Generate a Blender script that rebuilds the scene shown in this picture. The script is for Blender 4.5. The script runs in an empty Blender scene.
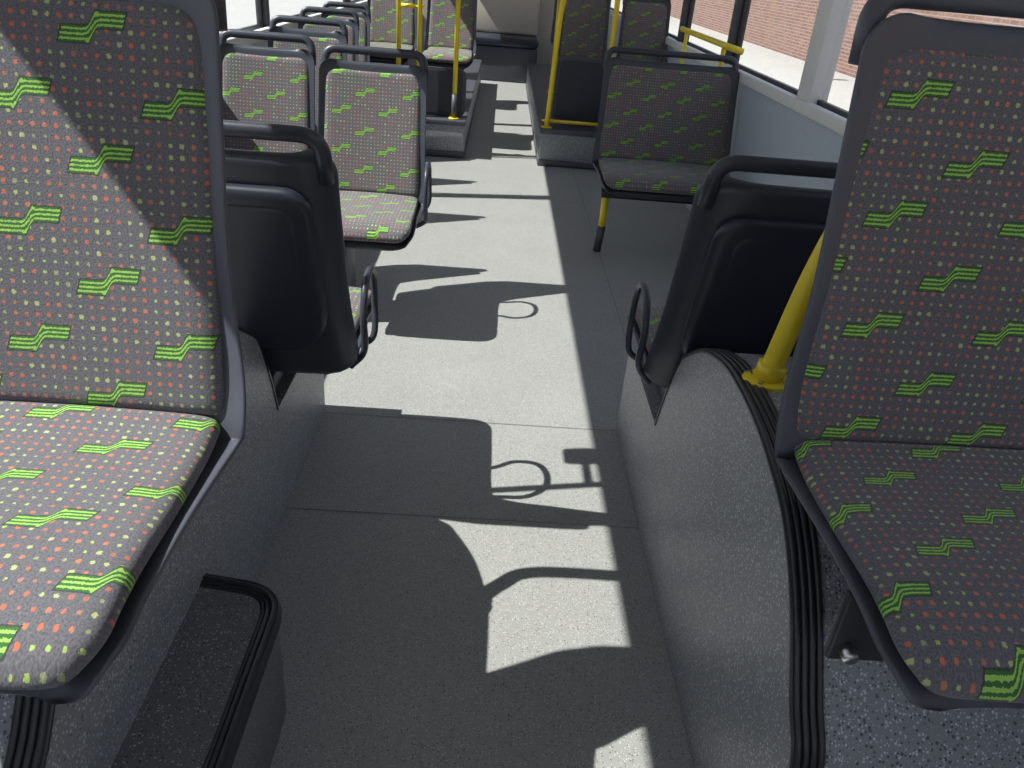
import bpy, bmesh, math, random
from mathutils import Vector, Matrix
random.seed(4)
S=bpy.context.scene
COL=S.collection
# ------------------------------------------------------------ materials
class NT:
    def __init__(s,name):
        s.m=bpy.data.materials.new(name); s.m.use_nodes=True
        s.t=s.m.node_tree; s.b=s.t.nodes['Principled BSDF']; s.out=s.t.nodes['Material Output']
    def n(s,ty,**k):
        x=s.t.nodes.new(ty)
        for a,b in k.items(): setattr(x,a,b)
        return x
    def l(s,a,b): s.t.links.new(a,b)
    def setin(s,sock,v):
        if isinstance(v,(int,float)): sock.default_value=v
        elif isinstance(v,tuple): sock.default_value=v
        else: s.l(v,sock)
    def math(s,op,a,b=0.0,c=None,clamp=False):
        x=s.n('ShaderNodeMath',operation=op); x.use_clamp=clamp
        s.setin(x.inputs[0],a); s.setin(x.inputs[1],b)
        if c is not None: s.setin(x.inputs[2],c)
        return x.outputs[0]
    def mix(s,f,a,b):
        x=s.n('ShaderNodeMix',data_type='RGBA')
        s.setin(x.inputs[0],f); s.setin(x.inputs[6],a); s.setin(x.inputs[7],b)
        return x.outputs[2]
def c4(r,g,b): return (r,g,b,1.0)
def plain(name,col,rough=.5,metal=0,noise=0.08,scale=40,bump=0.0,spec=.5):
    k=NT(name); tc=k.n('ShaderNodeTexCoord')
    nz=k.n('ShaderNodeTexNoise'); nz.inputs['Scale'].default_value=scale; nz.inputs['Detail'].default_value=3
    k.l(tc.outputs['Object'],nz.inputs['Vector'])
    a=c4(*[c*(1-noise) for c in col]); b=c4(*[min(1,c*(1+noise)) for c in col])
    k.l(k.mix(nz.outputs['Fac'],a,b),k.b.inputs['Base Color'])
    k.b.inputs['Roughness'].default_value=rough; k.b.inputs['Metallic'].default_value=metal
    k.b.inputs['Specular IOR Level'].default_value=spec
    if bump:
        nz2=k.n('ShaderNodeTexNoise'); nz2.inputs['Scale'].default_value=900; k.l(tc.outputs['Object'],nz2.inputs['Vector'])
        bp=k.n('ShaderNodeBump'); bp.inputs['Strength'].default_value=bump; bp.inputs['Distance'].default_value=.001
        k.l(nz2.outputs['Fac'],bp.inputs['Height']); k.l(bp.outputs[0],k.b.inputs['Normal'])
    return k.m
def speckle(name,base,light,dark,scale,rough=.55,amt=.36,dirt=.12):
    k=NT(name); tc=k.n('ShaderNodeTexCoord')
    nz=k.n('ShaderNodeTexNoise'); nz.inputs['Scale'].default_value=3.5; nz.inputs['Detail'].default_value=6
    k.l(tc.outputs['Object'],nz.inputs['Vector'])
    col=k.mix(nz.outputs['Fac'],c4(*[c*(1-dirt) for c in base]),c4(*[c*(1+dirt) for c in base]))
    for i,(cc,sc,am) in enumerate([(light,scale,amt),(dark,scale*.8,amt*.95),(light,scale*.5,amt*.55)]):
        v=k.n('ShaderNodeTexVoronoi'); v.inputs['Scale'].default_value=sc
        mp=k.n('ShaderNodeMapping'); mp.inputs['Location'].default_value=(i*3.3,i*1.7,i*.9)
        k.l(tc.outputs['Object'],mp.inputs['Vector']); k.l(mp.outputs[0],v.inputs['Vector'])
        sep=k.n('ShaderNodeSeparateColor'); k.l(v.outputs['Color'],sep.inputs[0])
        th=k.math('MULTIPLY',sep.outputs[0],am)
        f=k.math('LESS_THAN',v.outputs['Distance'],th)
        col=k.mix(f,col,c4(*cc))
    k.l(col,k.b.inputs['Base Color']); k.b.inputs['Roughness'].default_value=rough
    return k.m
def fabric():
    k=NT('moquette_fabric'); uv=k.n('ShaderNodeUVMap'); uv.uv_map='UVMap'
    sp=k.n('ShaderNodeSeparateXYZ'); k.l(uv.outputs[0],sp.inputs[0])
    U,V=sp.outputs[0],sp.outputs[1]
    nz=k.n('ShaderNodeTexNoise'); nz.inputs['Scale'].default_value=420; nz.inputs['Detail'].default_value=2
    k.l(uv.outputs[0],nz.inputs['Vector'])
    base=k.mix(nz.outputs['Fac'],c4(.034,.034,.043),c4(.235,.225,.25))
    p=.0138
    ru=k.math('DIVIDE',U,p); rv=k.math('DIVIDE',V,p)
    fu=k.math('ABSOLUTE',k.math('SUBTRACT',k.math('FRACT',ru),.5)); fv=k.math('ABSOLUTE',k.math('SUBTRACT',k.math('FRACT',rv),.5))
    jit=k.math('MULTIPLY',k.math('SUBTRACT',nz.outputs['Fac'],.5),.36)
    cell=k.n('ShaderNodeCombineXYZ'); k.l(k.math('FLOOR',ru),cell.inputs[0]); k.l(k.math('FLOOR',rv),cell.inputs[1])
    wn=k.n('ShaderNodeTexWhiteNoise',noise_dimensions='2D'); k.l(cell.outputs[0],wn.inputs['Vector'])
    dd=k.math('ADD',k.math('POWER',k.math('ADD',k.math('POWER',fu,2.6),k.math('POWER',fv,2.6)),1/2.6),jit)
    dot=k.math('LESS_THAN',dd,k.math('ADD',k.math('MULTIPLY',wn.outputs['Value'],.10),.115))
    sc=k.n('ShaderNodeVectorMath',operation='SCALE'); k.l(cell.outputs[0],sc.inputs[0]); sc.inputs['Scale'].default_value=.23
    n2=k.n('ShaderNodeTexNoise'); n2.inputs['Scale'].default_value=1.0; n2.inputs['Detail'].default_value=0; k.l(sc.outputs[0],n2.inputs['Vector'])
    sel=k.math('ADD',k.math('MULTIPLY',wn.outputs['Value'],.34),n2.outputs['Fac'])
    r=k.n('ShaderNodeValToRGB'); r.color_ramp.interpolation='CONSTANT'
    e=r.color_ramp.elements; e[0].position=0; e[0].color=c4(.42,.55,.15); e[1].position=.6; e[1].color=c4(.62,.16,.08)
    x=e.new(.50); x.color=c4(.35,.38,.20); x=e.new(.70); x.color=c4(.56,.20,.12); x=e.new(.78); x.color=c4(.48,.53,.22)
    x=e.new(.88); x.color=c4(.46,.16,.10)
    k.l(sel,r.inputs[0])
    col=k.mix(k.math('MULTIPLY',dot,.85),base,r.outputs[0])
    px,py=.094,.150
    gu=k.math('DIVIDE',U,px); ci=k.math('FLOOR',gu)
    odd=k.math('MULTIPLY',k.math('FRACT',k.math('MULTIPLY',ci,.5)),2.0)
    v2=k.math('ADD',k.math('DIVIDE',V,py),k.math('MULTIPLY',odd,.53))
    a=k.math('MULTIPLY',k.math('SUBTRACT',k.math('FRACT',gu),.5),px)
    b=k.math('MULTIPLY',k.math('SUBTRACT',k.math('FRACT',v2),.5),py)
    a2=k.math('SUBTRACT',a,k.math('MULTIPLY',b,.30))
    th=k.math('TANH',k.math('DIVIDE',a2,.0040))
    f=k.math('MULTIPLY',th,.0085)
    slope=k.math('MULTIPLY',k.math('SUBTRACT',1.0,k.math('MULTIPLY',th,th)),2.1)
    den=k.math('SQRT',k.math('ADD',1.0,k.math('MULTIPLY',slope,slope)))
    d=k.math('DIVIDE',k.math('SUBTRACT',b,f),den)
    wob=k.math('MULTIPLY',k.math('SUBTRACT',nz.outputs['Fac'],.5),.0035)
    d=k.math('ADD',d,wob)
    capb=k.math('LESS_THAN',k.math('ABSOLUTE',b),.0182)
    inb=k.math('MULTIPLY',k.math('LESS_THAN',k.math('ABSOLUTE',d),.0092),k.math('LESS_THAN',k.math('ABSOLUTE',k.math('ADD',a2,wob)),.0355))
    inb=k.math('MULTIPLY',inb,capb)
    inb0=k.math('MULTIPLY',k.math('MULTIPLY',k.math('LESS_THAN',k.math('ABSOLUTE',d),.0108),k.math('LESS_THAN',k.math('ABSOLUTE',a2),.0375)),k.math('LESS_THAN',k.math('ABSOLUTE',b),.0196))
    st=k.math('GREATER_THAN',k.math('COSINE',k.math('MULTIPLY',d,2*math.pi/.0056)),0.10)
    gcol=k.mix(st,c4(.05,.16,.045),c4(.34,.56,.12))
    col=k.mix(inb0,col,c4(.06,.065,.06))
    col=k.mix(inb,col,gcol)
    k.l(col,k.b.inputs['Base Color']); k.b.inputs['Roughness'].default_value=.95
    k.b.inputs['Specular IOR Level'].default_value=.15
    k.b.inputs['Sheen Weight'].default_value=.2
    bp=k.n('ShaderNodeBump'); bp.inputs['Strength'].default_value=.5; bp.inputs['Distance'].default_value=.0015
    k.l(nz.outputs['Fac'],bp.inputs['Height']); k.l(bp.outputs[0],k.b.inputs['Normal'])
    return k.m
def brick():
    k=NT('brick_masonry'); tc=k.n('ShaderNodeTexCoord'); sp=k.n('ShaderNodeSeparateXYZ'); k.l(tc.outputs['Object'],sp.inputs[0])
    cb=k.n('ShaderNodeCombineXYZ'); k.l(sp.outputs[1],cb.inputs[0]); k.l(sp.outputs[2],cb.inputs[1])
    br=k.n('ShaderNodeTexBrick'); br.inputs['Scale'].default_value=1
    br.inputs['Color1'].default_value=c4(.15,.068,.05); br.inputs['Color2'].default_value=c4(.21,.11,.085); br.inputs['Mortar'].default_value=c4(.26,.22,.2)
    br.inputs['Brick Width'].default_value=.24; br.inputs['Row Height'].default_value=.075; br.inputs['Mortar Size'].default_value=.009
    k.l(cb.outputs[0],br.inputs['Vector']); k.l(br.outputs['Color'],k.b.inputs['Base Color']); k.b.inputs['Roughness'].default_value=.9
    return k.m
def glass():
    k=NT('window_glass'); t=k.n('ShaderNodeBsdfTransparent'); t.inputs[0].default_value=c4(.9,.92,.91)
    g=k.n('ShaderNodeBsdfGlossy'); g.inputs['Roughness'].default_value=.03
    m=k.n('ShaderNodeMixShader'); m.inputs[0].default_value=.05
    k.l(t.outputs[0],m.inputs[1]); k.l(g.outputs[0],m.inputs[2]); k.l(m.outputs[0],k.out.inputs[0]); return k.m
M_FAB=fabric()
M_SHELL=plain('dark_plastic',(.040,.044,.060),.36,bump=.15)
M_SHELLN=plain('grey_plastic',(.072,.076,.098),.40,bump=.15)
M_PANEL=plain('navy_plastic',(.024,.028,.044),.38,bump=.1)
M_BLACK=plain('black_rubber',(.022,.022,.025),.36)
M_YEL=plain('yellow_paint',(.86,.66,.03),.35)
M_STEEL=plain('bolt_steel',(.6,.6,.6),.3,metal=1)
M_MET=plain('dark_metal',(.03,.03,.035),.45)
M_FLOOR=speckle('speckled_vinyl',(.30,.297,.29),(.52,.51,.50),(.12,.12,.115),230,rough=.5,amt=.36)
M_ARCH=speckle('speckled_side_vinyl',(.24,.248,.262),(.52,.54,.58),(.08,.085,.095),200,rough=.42,amt=.45)
M_ARCHD=speckle('speckled_dark_vinyl',(.13,.132,.138),(.36,.37,.39),(.05,.05,.055),210,rough=.45,amt=.38)
M_WALL=plain('pale_panel',(.50,.56,.63),.5)
M_WHITE=plain('white_panel',(.72,.72,.71),.5)
M_CEIL=plain('ceiling_panel',(.48,.48,.48),.6)
M_CREAM=plain('cream_panel',(.50,.46,.39),.5)
M_DGREY=plain('dark_grey_panel',(.07,.075,.09),.5)
M_SEAM=plain('seam_filler',(.16,.16,.16),.6)
M_BRICK=brick(); M_GLASS=glass()
M_PAVE=speckle('pavement',(.38,.37,.35),(.5,.48,.46),(.25,.25,.24),30,rough=.9)
M_RED=plain('red_paint',(.6,.06,.04),.5)
# ------------------------------------------------------------ mesh helpers
def mkobj(name,verts,faces,mat,smooth=True,uvs=None,parent=None):
    me=bpy.data.meshes.new(name); me.from_pydata([tuple(v) for v in verts],[],faces)
    bm=bmesh.new(); bm.from_mesh(me); bmesh.ops.recalc_face_normals(bm,faces=bm.faces); bm.to_mesh(me); bm.free()
    if uvs:
        ul=me.uv_layers.new(name='UVMap')
        for lp in me.loops: ul.data[lp.index].uv=uvs[lp.vertex_index]
    o=bpy.data.objects.new(name,me); COL.objects.link(o); me.materials.append(mat)
    if smooth:
        for p in me.polygons: p.use_smooth=True
    if parent: o.parent=parent
    return o
def autosmooth(o,ang=35):
    me=o.data
    bm=bmesh.new(); bm.from_mesh(me)
    for e in bm.edges:
        if len(e.link_faces)==2 and e.calc_face_angle(0)>math.radians(ang): e.smooth=False
    for f in bm.faces: f.smooth=True
    bm.to_mesh(me); bm.free()
def box(name,lo,hi,mat,bev=.0,parent=None,seg=3):
    bm=bmesh.new(); bmesh.ops.create_cube(bm,size=1)
    c=[(a+b)/2 for a,b in zip(lo,hi)]
    for v in bm.verts: v.co=Vector([v.co[i]*(hi[i]-lo[i]) for i in range(3)])
    if bev>0: bmesh.ops.bevel(bm,geom=bm.edges[:],offset=bev,segments=seg,affect='EDGES',profile=.5)
    me=bpy.data.meshes.new(name); bm.to_mesh(me); bm.free()
    o=bpy.data.objects.new(name,me); COL.objects.link(o); me.materials.append(mat); o.location=c
    if bev>0: autosmooth(o,50)
    if parent: o.parent=parent
    return o
def empty(name,loc=(0,0,0),rz=0):
    e=bpy.data.objects.new(name,None); COL.objects.link(e); e.location=loc; e.rotation_euler=(0,0,rz); e.empty_display_size=.1
    return e
def catmull(pts,n=8):
    P=[Vector(p) for p in pts]; out=[]
    for i in range(len(P)-1):
        p0=P[i-1] if i>0 else P[i]*2-P[i+1]; p1=P[i];p2=P[i+1]; p3=P[i+2] if i+2<len(P) else P[i+1]*2-P[i]
        for j in range(n):
            t=j/n
            out.append(.5*((2*p1)+(-p0+p2)*t+(2*p0-5*p1+4*p2-p3)*t*t+(-p0+3*p1-3*p2+p3)*t**3))
    out.append(P[-1]); return out
def fillet(pts,r,n=7):
    P=[Vector(p) for p in pts]; out=[P[0]]
    for i in range(1,len(P)-1):
        a=(P[i-1]-P[i]);b=(P[i+1]-P[i]); rr=min(r,a.length*.49,b.length*.49)
        A=P[i]+a.normalized()*rr;B=P[i]+b.normalized()*rr
        for j in range(n+1):
            t=j/n; out.append((1-t)**2*A+2*t*(1-t)*P[i]+t*t*B)
    out.append(P[-1]); return out
def tube(name,path,r,mat,parent=None,closed=False,seg=12,flat=1.0):
    P=[Vector(p) for p in path]; n=len(P); T=[]
    for i in range(n):
        if closed: t=P[(i+1)%n]-P[i-1]
        else: t=P[min(i+1,n-1)]-P[max(i-1,0)]
        T.append(t.normalized())
    ref=Vector((0,0,1)) if abs(T[0].z)<.9 else Vector((1,0,0))
    N=(ref-T[0]*ref.dot(T[0])).normalized(); vs=[];fs=[]
    for i in range(n):
        N=(N-T[i]*N.dot(T[i])).normalized(); B=T[i].cross(N)
        for j in range(seg):
            a=2*math.pi*j/seg; vs.append(P[i]+N*math.cos(a)*r+B*math.sin(a)*r*flat)
    m=n if closed else n-1
    for i in range(m):
        for j in range(seg):
            fs.append((i*seg+j,i*seg+(j+1)%seg,((i+1)%n)*seg+(j+1)%seg,((i+1)%n)*seg+j))
    if not closed: fs.append(tuple(range(seg))[::-1]); fs.append(tuple((n-1)*seg+j for j in range(seg)))
    return mkobj(name,vs,fs,mat,True,parent=parent)
def sweep(name,path,A,cross,mat,parent=None):
    P=[Vector(p) for p in path]; A=Vector(A); n=len(P); vs=[];fs=[];m=len(cross)
    for i in range(n):
        t=(P[min(i+1,n-1)]-P[max(i-1,0)]).normalized(); B=t.cross(A).normalized()
        for a,b in cross: vs.append(P[i]+A*a+B*b)
    for i in range(n-1):
        for j in range(m): fs.append((i*m+j,i*m+(j+1)%m,(i+1)*m+(j+1)%m,(i+1)*m+j))
    fs.append(tuple(range(m))[::-1]); fs.append(tuple((n-1)*m+j for j in range(m)))
    o=mkobj(name,vs,fs,mat,True,parent=parent); autosmooth(o,50); return o
FR=[0,.25,.5,.7,.82,.9,.95,.98,.995]
def loft(name,prof,hwf,thf,thb,mat,parent,rim=0,crown=0,r0=.05,r1=.05,N=56,edge=10,uv=False,xoff=0,uo=0):
    D=catmull([(0,p[0],p[1]) for p in prof],10)
    cum=[0]
    for i in range(1,len(D)): cum.append(cum[-1]+(D[i]-D[i-1]).length)
    L=cum[-1]
    def at(s):
        s=min(max(s,0),L)
        for i in range(1,len(D)):
            if cum[i]>=s-1e-9:
                t=(s-cum[i-1])/max(1e-9,cum[i]-cum[i-1]); return D[i-1].lerp(D[i],t)
        return D[-1]
    fr=[-1]+[-f for f in FR[:0:-1]]+FR+[1]
    vs=[];fs=[];uvs=[]
    K=len(fr); ring=2*K-2
    ss=[]
    for i in range(N+1):
        q=i/N; ss.append(L*(.6*(.5-.5*math.cos(math.pi*q))+.4*q))
    ss=sorted(set([L*x for x in (0,.002,.005,.01)]+[s for s in ss if .012*L<s<.988*L]+[L*x for x in (.99,.995,.998,1)]))
    for s in ss:
        P=at(s); t=(at(s+.004)-at(s-.004)).normalized(); Nn=Vector((0,-t.z,t.y))
        w=hwf(s/L); d0,d1=s,L-s
        if d0<r0: w-=r0-math.sqrt(max(0,r0*r0-(r0-d0)**2))
        if d1<r1: w-=r1-math.sqrt(max(0,r1*r1-(r1-d1)**2))
        e=min(d0,d1); te=.02
        k=.12+.88*(math.sqrt(max(0,te*te-(te-e)**2))/te if e<te else 1)
        def pt(f,sg):
            h=(thf if sg>0 else -thb)*k*math.sqrt(max(0,1-abs(f)**edge))
            if sg>0: h+=crown*(1-f*f)
            h+=rim*abs(f)**8
            return P+Nn*h+Vector((w*f+xoff,0,0))
        for f in fr: vs.append(pt(f,1)); uvs.append((w*f+xoff+5.0+uo,s+5.0))
        for f in fr[-2:0:-1]: vs.append(pt(f,-1)); uvs.append((w*f+xoff+5.0+uo,s+5.0))
    n=len(ss)
    for i in range(n-1):
        for j in range(ring): fs.append((i*ring+j,i*ring+(j+1)%ring,(i+1)*ring+(j+1)%ring,(i+1)*ring+j))
    fs.append(tuple(range(ring))[::-1]); fs.append(tuple((n-1)*ring+j for j in range(ring)))
    return mkobj(name,vs,fs,mat,True,uvs=uvs if uv else None,parent=parent)
# ------------------------------------------------------------ seat
def bus_seat(x,y,z,hw,away=False,ring=0,bh=1.0,shellmat=None,uo=0.0,hh=.068,sc=0.0,fl=0.0,pw=0.0):
    """x centre, y front edge of cushion, z cushion top. local: faces -Y."""
    sm=shellmat or M_SHELL
    e=empty('bus_seat',(x,y,z),math.pi if away else 0)
    loft('seat_cushion',[(.0+sc,-.058),(.012+sc,-.036),(.05+sc,-.022),(.13+sc*.6,-.018),(.25,-.024),(.36,-.026),(.435,-.014)],
         lambda q:hw-.006-.014*q+pw*.5*q,.024,.02,M_FAB,e,crown=.006,r0=.06,r1=.02,uv=True,edge=12,rim=.006,uo=uo)
    def bk(p): return (p[0]+.02,p[1]*bh)
    loft('seat_backrest',[bk(p) for p in [(.416,.0),(.430,.06),(.460,.18),(.496,.32),(.532,.465)]],
         lambda q:hw-.020-.006*q+pw,.022,.02,M_FAB,e,crown=-.008,r0=.02,r1=.05,uv=True,edge=12,rim=.004,uo=uo+.03)
    sh=[(.008+sc,-.095),(.025+sc,-.076),(.07+sc,-.062),(.2,-.057),(.34,-.060),(.42,-.05),(.440,-.005),(.454,.07),(.482,.2),(.515,.34),(.548,.495)]
    sh=[bk(p) if p[1]>0 else (p[0]+.01,p[1]) for p in sh]
    loft('seat_shell',sh,lambda q:hw+.004-.006*max(0,(q-.45)/.55)+(.010+fl)*math.exp(-((q-.47)/.13)**2),.016,.020,sm,e,rim=.034,r0=.06,r1=.05,N=70,edge=9)
    bc=[(.470,.02),(.493,.12),(.517,.24),(.545,.36),(.562,.43)]
    loft('back_cover',[bk(p) for p in bc],lambda q:hw-.034-.01*q,.02,.018,M_PANEL,e,r0=.12,r1=.06,N=30,edge=22)
    bc=[(.481,.05),(.504,.14),(.528,.25),(.553,.35),(.565,.40)]
    loft('back_cover_inset',[bk(p) for p in bc],lambda q:hw-.066-.016*q,.02,.011,M_PANEL,e,r0=.10,r1=.04,N=30,edge=22)
    T=Vector((0,.562,.47*bh)); d=Vector((0,.215,.97)).normalized(); w=hw-.018
    pts=[T+Vector((-w,0,0))-d*.03,T+Vector((-w+.004,0,0))+d*hh,T+Vector((w-.004,0,0))+d*hh,T+Vector((w,0,0))-d*.03]
    tube('grab_handle',fillet(pts,.045),.0165,sm,e,seg=14,flat=.85)
    if ring:
        xr=ring*(hw+.026)
        L=[(.255,-.04),(.23,.04),(.25,.13),(.31,.165),(.375,.15),(.41,.08),(.405,-.01)]
        pth=catmull([(ring*(hw-.01),.26,-.07)]+[(xr,a,b) for a,b in L]+[(ring*(hw-.01),.40,-.06)],6)
        tube('grab_ring',pth,.0088,sm,e)
    box('seat_carrier',(-hw*.7,.12,-.115),(hw*.7,.36,-.072),M_MET,.012,e)
    return e
nl=bus_seat(-.554,.465,.78,.224,bh=1.065,shellmat=M_SHELLN,uo=.02,hh=.06,sc=.035,fl=.006,pw=.008)
nr=bus_seat(.817,.51,.775,.372,bh=1.115,shellmat=M_SHELLN,hh=.055,sc=.035,fl=.004,pw=.012)
al=bus_seat(-.54,2.12,.49,.222,away=True,ring=-1)
al2=bus_seat(-1.03,2.12,.49,.215,away=True)
ar=bus_seat(.785,2.12,.50,.365,away=True,ring=1)
ml=bus_seat(-.505,2.76,.46,.218,ring=1,uo=.03)
ml2=bus_seat(-.97,2.90,.47,.205,uo=.05)
mr=bus_seat(.91,3.85,.45,.365,uo=.01)
b1=bus_seat(-1.00,3.80,.47,.205)
b2=bus_seat(-1.06,4.62,.47,.185)
b3=bus_seat(-1.08,5.30,.47,.17)
r1=bus_seat(-.42,6.4,.69,.20); r2=bus_seat(-.90,6.4,.69,.20)
r3=bus_seat(.67,6.55,.69,.20); r4=bus_seat(1.10,6.10,.69,.19)
r5=bus_seat(-.55,8.3,.69,.225); r6=bus_seat(.72,8.3,.69,.21)
def adopt(b,o): b.parent=o; b.matrix_parent_inverse=(Matrix.Translation(o.location)@o.rotation_euler.to_matrix().to_4x4()).inverted()
for o,(x0,x1,y0,y1,z0,z1) in [(al,(-.75,-.53,1.74,2.0,.319,.377)),(al2,(-1.2,-.87,1.74,2.0,.319,.377)),(ar,(.50,1.1,1.76,2.0,.319,.387)),
     (ml,(-.72,-.56,2.90,3.12,0,.347)),(ml2,(-1.15,-.85,3.06,3.24,0,.357)),(b1,(-1.2,-.9,3.93,4.15,0,.357)),(b2,(-1.2,-.95,4.75,4.97,0,.357)),(b3,(-1.2,-.98,5.43,5.65,0,.357)),
     (r1,(-.58,-.30,6.45,6.74,.27,.577)),(r2,(-1.1,-.75,6.45,6.74,.27,.577)),(r3,(.52,.80,6.62,6.9,.27,.577)),(r4,(.95,1.2,6.25,6.5,.27,.577)),
     (r5,(-.7,-.42,8.4,8.66,.27,.577)),(r6,(.58,.86,8.4,8.66,.27,.577))]:
    adopt(box('seat_pedestal',(x0,y0,z0),(x1,y1,z1),M_DGREY,.01),o)
adopt(tube('leg_upper',[(.60,4.05,.12),(.60,4.05,.35)],.019,M_YEL),mr)
adopt(tube('leg_foot',[(.59,4.05,0.0),(.60,4.05,.14)],.022,M_DGREY),mr)
adopt(box('wall_beam',(.57,4.02,.30),(1.305,4.08,.345),M_MET,.008),mr)
adopt(box('seat_bracket',(.470,.70,.590),(.57,.715,.70),M_MET,.004),nr)
adopt(tube('bracket_bolt',[(.490,.682,.612),(.490,.702,.612)],.010,M_STEEL),nr)
adopt(box('seat_bracket',(-.56,.62,.60),(-.49,.88,.68),M_MET,.006),nl)
# ------------------------------------------------------------ wheel arches
WL,WR=-1.31,1.31
def prism(name,prof,x0,x1,mat):
    n=len(prof); vs=[(x0,p[0],p[1]) for p in prof]+[(x1,p[0],p[1]) for p in prof]
    fs=[tuple(range(n)),tuple(range(n,2*n))[::-1]]+[(i,(i+1)%n,n+(i+1)%n,n+i) for i in range(n)]
    o=mkobj(name,vs,fs,mat); autosmooth(o,30); return o
def rib_cross(w,n,d,t):
    pts=[(-.003,-t),(-.003,0)]
    for i in range(n):
        a0=w*i/n
        for q in range(0,6):
            an=math.pi*q/5; pts.append((a0+w/n*(.5-.5*math.cos(an)),d*math.sin(an)+.001))
    pts+= [(w,-t)]
    return pts
def arch(x_face,sgn,fs_,rs_,rear_y,rear_z):
    e=empty('wheel_arch_box')
    P=[(.625,0),(.64,.22),(.675,.404),(.73,.475),(.814,.583),(.903,.656),(1.0,.69),(1.09,.708),(1.20,.715),(1.31,.708),(1.445,.668),(1.56,.60),(1.61,.555),(1.675,.43),(1.715,rear_z)]
    front=catmull([(0,y+(fs_ if y<1.1 else rs_ ),z) for y,z in P],6)
    prof=[(p.y,p.z) for p in front]+[(rear_y,rear_z),(rear_y,0)]
    wall=WR-.002 if sgn>0 else WL+.002
    o=prism('arch_body',prof,x_face,wall,M_ARCH); o.parent=e
    path=[Vector((x_face,p.y,p.z)) for p in front if not (p.z<.02)]
    cr=rib_cross(.044,4,.006,.004)
    if sgn>0: sweep('ribbed_edge_trim',path,(1,0,0),[(a,-b) for a,b in cr],M_BLACK,e)
    else: sweep('ribbed_edge_trim',path,(-1,0,0),[(a,b) for a,b in cr],M_BLACK,e)
    return e
arR=arch(.465,1,0.0,0,2.19,.318)
arL=arch(-.505,-1,-.10,-.04,2.19,.318)
sb=empty('floor_step_box')
pts=fillet([(-.505,1.125,0),(-.345,1.10,0),(-.345,-1.0,0)],.10,10)
poly=[(p.x,p.y) for p in pts]+[(-.5055,-1.0)]
HB=.27
vs=[(a,b,0) for a,b in poly]+[(a,b,HB) for a,b in poly]; m=len(poly)
o=mkobj('step_body',vs,[tuple(range(m))[::-1],tuple(range(m,2*m))]+[(i,(i+1)%m,m+(i+1)%m,m+i) for i in range(m)],M_ARCHD,parent=sb); autosmooth(o,40)
path=[Vector((p.x,p.y,HB-.015)) for p in pts]
cr=[(.014,.030),(.019,.026),(.017,.022),(.022,.018),(.018,.013),(.023,.008),(.019,.003),(.019,-.003),(.013,-.007),(.009,-.004),(.004,-.008),(-.001,-.004),(-.006,-.007),(-.010,-.003),(-.012,.002),(.012,.003)]
sweep('ribbed_edge_trim',path,(0,0,1),cr,M_BLACK,sb)
def disc(name,c,rx,ry,h,mat,parent):
    vs=[];N=32
    for zz,k in ((0,1),(h*.7,1),(h,.93)):
        for j in range(N):
            a=2*math.pi*j/N; vs.append((c[0]+rx*k*math.cos(a),c[1]+ry*k*math.sin(a),c[2]+zz))
    fs=[(i*N+j,i*N+(j+1)%N,(i+1)*N+(j+1)%N,(i+1)*N+j) for i in range(2) for j in range(N)]+[tuple(range(N))[::-1],tuple(range(2*N,3*N))]
    o=mkobj(name,vs,fs,mat,parent=parent); autosmooth(o,40)
def archpole(pts,bx,by):
    sp=empty('yellow_grab_pole')
    tube('pole',catmull(pts,8),.020,M_YEL,sp,seg=20)
    p0=Vector(pts[0]); p1=Vector(pts[1]); d=(p1-p0).normalized()
    tube('pole_collar',[p0+d*.006,p0+d*.034],.0265,M_YEL,sp,seg=20)
    disc('pole_flange',(bx,by,.715),.046,.038,.008,M_YEL,sp)
    for a in (0.6,2.5,4.1,5.6): disc('flange_bolt',(bx+.036*math.cos(a),by+.029*math.sin(a),.723),.005,.005,.004,M_STEEL,sp)
archpole([(.522,1.236,.716),(.556,1.238,.92),(.60,1.24,1.08),(.645,1.235,1.22)],.522,1.232)
archpole([(-.545,1.25,.716),(-.545,1.31,.80),(-.545,1.345,.92),(-.545,1.29,1.30)],-.545,1.246)
# ------------------------------------------------------------ shell of the bus
YF,YB=-2.3,11.2
box('floor',(WL-.03,YF,-.08),(WR+.03,YB,0),M_FLOOR)
def seam(a,b,w=.004):
    a=Vector(a);b=Vector(b);d=(b-a).normalized();n=Vector((-d.y,d.x,0))*w/2
    vs=[a+n,b+n,b-n,a-n]; vs=[v+Vector((0,0,.0012)) for v in vs]
    return mkobj('trim_seam',vs,[(0,1,2,3)],M_SEAM,False)
seam((-.505,2.185,0),(.465,2.185,0)); seam((-.505,1.68,0),(.465,1.68,0),.003)
seam((.60,2.2,0),(.60,6,0),.003); seam((WL,5.0,0),(WR,5.0,0),.003)
box('ceiling',(WL-.05,YF,2.42),(WR+.05,YB,2.48),M_CEIL)
HDL,HDR=2.235,2.15; SILL=.92
box('wall_left',(WL-.06,YF,-.08),(WL,YB,SILL),M_WALL)
box('wall_left_header',(WL-.06,YF,HDL),(WL,YB,2.43),M_WHITE)
box('wall_right',(WR,YF,-.08),(WR+.06,YB,SILL),M_WALL)
box('wall_right_header',(WR,YF,HDR),(WR+.06,YB,2.43),M_WHITE)
box('trim_1',(WL-.005,YF,SILL-.04),(WL+.035,YB,SILL+.012),M_WHITE,.006)
box('trim_2',(WR-.035,YF,SILL-.04),(WR+.005,YB,SILL+.012),M_WHITE,.006)
k=3
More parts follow.
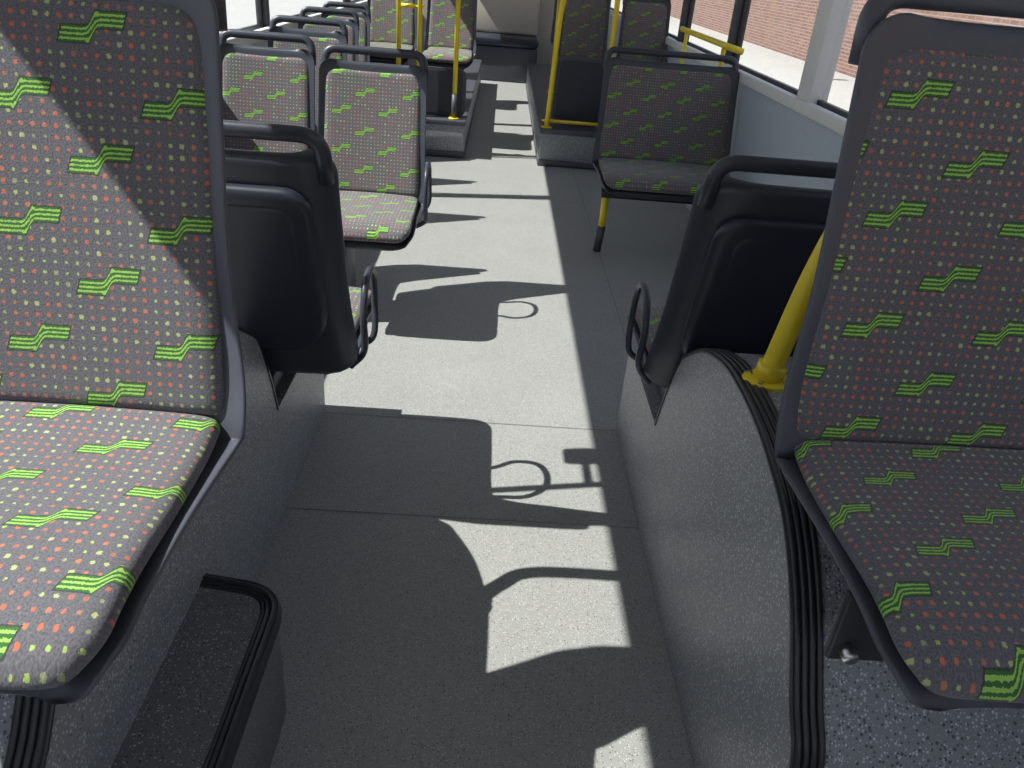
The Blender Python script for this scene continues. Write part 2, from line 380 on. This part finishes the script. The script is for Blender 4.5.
for side,X,s,H,pill in (('left',WL,-1,HDL,[-2.3,-.5,4.75,7.3,11.1]),('right',WR,1,HDR,[-2.3,.0,3.45,4.8,6.2,8.0,11.1])):
    for i,y in enumerate(pill):
        wd=.15 if (side=='right' and abs(y-3.45)<.01) else .05
        lo,hi=(X-.06,X+.004) if s<0 else (X-.02,X+.06)
        box('trim_%d'%k,(lo,y-wd/2,SILL),(hi,y+wd/2,H),M_WHITE if wd>.1 else M_DGREY,.004); k+=1
        if i<len(pill)-1:
            wi=empty('window_%d'%(k)); y0=y+wd/2; y1=pill[i+1]-.03
            xx=X+s*.03
            box('glass',(xx-.002,y0,SILL),(xx+.002,y1,H),M_GLASS,0,wi)
            for zz in (SILL+.012,H-.012): box('gasket',(xx-.012,y0,zz-.014),(xx+.012,y1,zz+.014),M_BLACK,.003,wi)
            for yy in (y0+.01,y1-.01): box('gasket',(xx-.012,yy-.012,SILL),(xx+.012,yy+.012,H),M_BLACK,.003,wi)
box('wall_front',(WL,YF-.06,-.08),(WR,YF,.95),M_DGREY)
wf=empty('window_1'); box('glass',(WL,YF-.03,.95),(WR,YF-.026,2.42),M_GLASS,0,wf)
box('wall_back',(WL-.06,YB,-.08),(WR+.06,YB+.06,2.48),M_CREAM)
rb=empty('rear_bench')
box('bench_base',(-.5,10.5,0),(.45,11.15,.42),M_DGREY,.03,rb)
box('bench_cushion',(-.5,10.46,.42),(.45,11.1,.52),M_PANEL,.03,rb)
box('bench_back',(-.5,11.0,.52),(.45,11.18,1.0),M_CREAM,.04,rb)
def platform(x0,x1,y0,y1,z):
    e=empty('raised_seat_platform')
    box('platform_body',(x0,y0,.0),(x1,y1,z),M_ARCH,.02,e)
    box('platform_skirt',(x0-.004 if x0>0 else x0,y0-.012,.004),(x1 if x0>0 else x1+.004,y1,.05),M_DGREY,.006,e)
    box('platform_nosing',(x0-.004 if x0>0 else x0,y0-.008,z-.03),(x1 if x0>0 else x1+.004,y1,z+.004),M_SHELLN,.004,e)
platform(WL+.004,-.24,6.02,10.2,.27); platform(.33,WR-.024,5.98,10.2,.27)
def modesty(x0,x1,y,z0,z1):
    e=empty('modesty_panel')
    pts=fillet([((x0+x1)/2,0,z0),(x0,0,z0),(x0,0,z1),(x1,0,z1),(x1,0,z0),((x0+x1)/2,0,z0)],.07,6)[:-1]
    for nm,mat,k,yy,t in (('panel_frame',M_SHELLN,1,y,.03),('panel_inset',M_SHELL,.88,y-.008,.03)):
        cx,cz=(x0+x1)/2,(z0+z1)/2
        Q=[((p.x-cx)*k+cx,(p.z-cz)*k+cz) for p in pts]; n=len(Q)
        vs=[(a,yy,b) for a,b in Q]+[(a,yy+t,b) for a,b in Q]
        mkobj(nm,vs,[tuple(range(n)),tuple(range(n,2*n))[::-1]]+[(i,(i+1)%n,n+(i+1)%n,n+i) for i in range(n)],mat,False,parent=e)
modesty(.42,.80,6.2,.275,.77); modesty(-.62,-.25,6.18,.275,.62)
def pole(pts,r=.017,rr=.12):
    e=empty('yellow_grab_pole'); tube('pole',fillet(pts,rr,8),r,M_YEL,e,seg=14)
    for p in (pts[0],): disc('pole_flange',(p[0],p[1],p[2]),.04,.04,.008,M_YEL,e)
    return e
p=pole([(-.33,6.1,.276),(-.33,6.1,2.40)])
tube('pole_sleeve',[(-.33,6.1,.28),(-.33,6.1,.45)],.021,M_DGREY,p)
pole([(-.60,6.1,.276),(-.60,6.1,1.75),(-.75,6.1,1.75),(-.75,6.1,.276)],.017)
pole([(-.61,6.14,1.02),(-.75,6.14,1.02)],.014,.02)
pole([(.375,6.03,.276),(.40,6.03,1.10),(.47,6.03,1.42),(.79,6.03,1.5),(.79,6.03,.276)],.019)
pole([(.375,6.06,.32),(.79,6.06,.32)],.013)
pole([(.50,7.9,.276),(.50,7.9,2.40)])
# unseen stanchion, its box added to cast a floor shadow, between the rear-facing pair
p=empty('yellow_grab_pole'); tube('pole',[(-.789,1.655,.319),(-.789,1.655,2.40)],.014,M_YEL,p,seg=14)
sbx=p
tube('shadow_box_arm',[(-.789,1.66,1.45),(-.789,1.77,1.45)],.012,M_MET,sbx); box('shadow_box',(-.825,1.765,1.40),(-.755,1.85,1.50),M_DGREY,.012,sbx)
disc('shadow_box_cap',(-.79,1.808,1.499),.018,.018,.006,M_RED,sbx)
wr=empty('yellow_wall_rail')
tube('rail',fillet([(1.30,4.5,1.02),(1.22,4.5,1.04),(1.22,5.8,1.04),(1.30,5.8,1.02)],.06),.017,M_YEL,wr)
for y in (4.6,5.6): tube('rail_post',[(1.22,y,1.04),(1.22,y,.80),(1.305,y,.78)],.013,M_YEL,wr)
# ------------------------------------------------------------ outside
G=-.35
box('ground',(-60,-40,G-.1),(60,90,G),M_PAVE)
box('sidewalk_kerb',(4.8,-30,G),(7.49,70,G+.12),M_PAVE,.02)
box('brick_wall',(7.5,-20,G),(7.8,60,4.2),M_BRICK)
bo=empty('street_bollard'); tube('post_white',[(6.2,16.5,G+.12),(6.2,16.5,.35)],.10,M_WHITE,bo); tube('post_red',[(6.2,16.5,.35),(6.2,16.5,.75)],.102,M_RED,bo)
# ------------------------------------------------------------ light
sun=bpy.data.lights.new('sun','SUN'); sun.energy=10; sun.angle=math.radians(.45); sun.color=(1,.97,.925)
so=bpy.data.objects.new('sun',sun); COL.objects.link(so)
so.rotation_euler=Vector((1,.19,-1.28)).to_track_quat('-Z','Y').to_euler()
w=bpy.data.worlds.new('sky'); S.world=w; w.use_nodes=True
bg=w.node_tree.nodes['Background']
tc=w.node_tree.nodes.new('ShaderNodeTexCoord'); sx=w.node_tree.nodes.new('ShaderNodeSeparateXYZ'); rp=w.node_tree.nodes.new('ShaderNodeValToRGB')
w.node_tree.links.new(tc.outputs['Generated'],sx.inputs[0]); w.node_tree.links.new(sx.outputs[2],rp.inputs[0]); w.node_tree.links.new(rp.outputs[0],bg.inputs[0])
rp.color_ramp.elements[0].color=(.93,.95,1,1); rp.color_ramp.elements[1].color=(.40,.52,.84,1)
bg.inputs[1].default_value=1.1
# ------------------------------------------------------------ camera
cd=bpy.data.cameras.new('camera'); cam=bpy.data.objects.new('camera',cd); COL.objects.link(cam); S.camera=cam
cd.sensor_width=36; cd.lens=769/1024*36; cd.clip_start=.02; cd.clip_end=300
th,yaw,ro=math.radians(28.66),math.radians(2.7),math.radians(5.0)
f=Vector((math.sin(yaw)*math.cos(th),math.cos(yaw)*math.cos(th),-math.sin(th)))
r0=Vector((math.cos(yaw),-math.sin(yaw),0)); u0=r0.cross(f)
up=u0*math.cos(ro)-r0*math.sin(ro); rt=r0*math.cos(ro)+u0*math.sin(ro)
R=Matrix((rt,up,-f)).transposed().to_4x4()
cam.matrix_world=Matrix.Translation((0,0,1.35))@R
S.view_settings.view_transform='Standard'
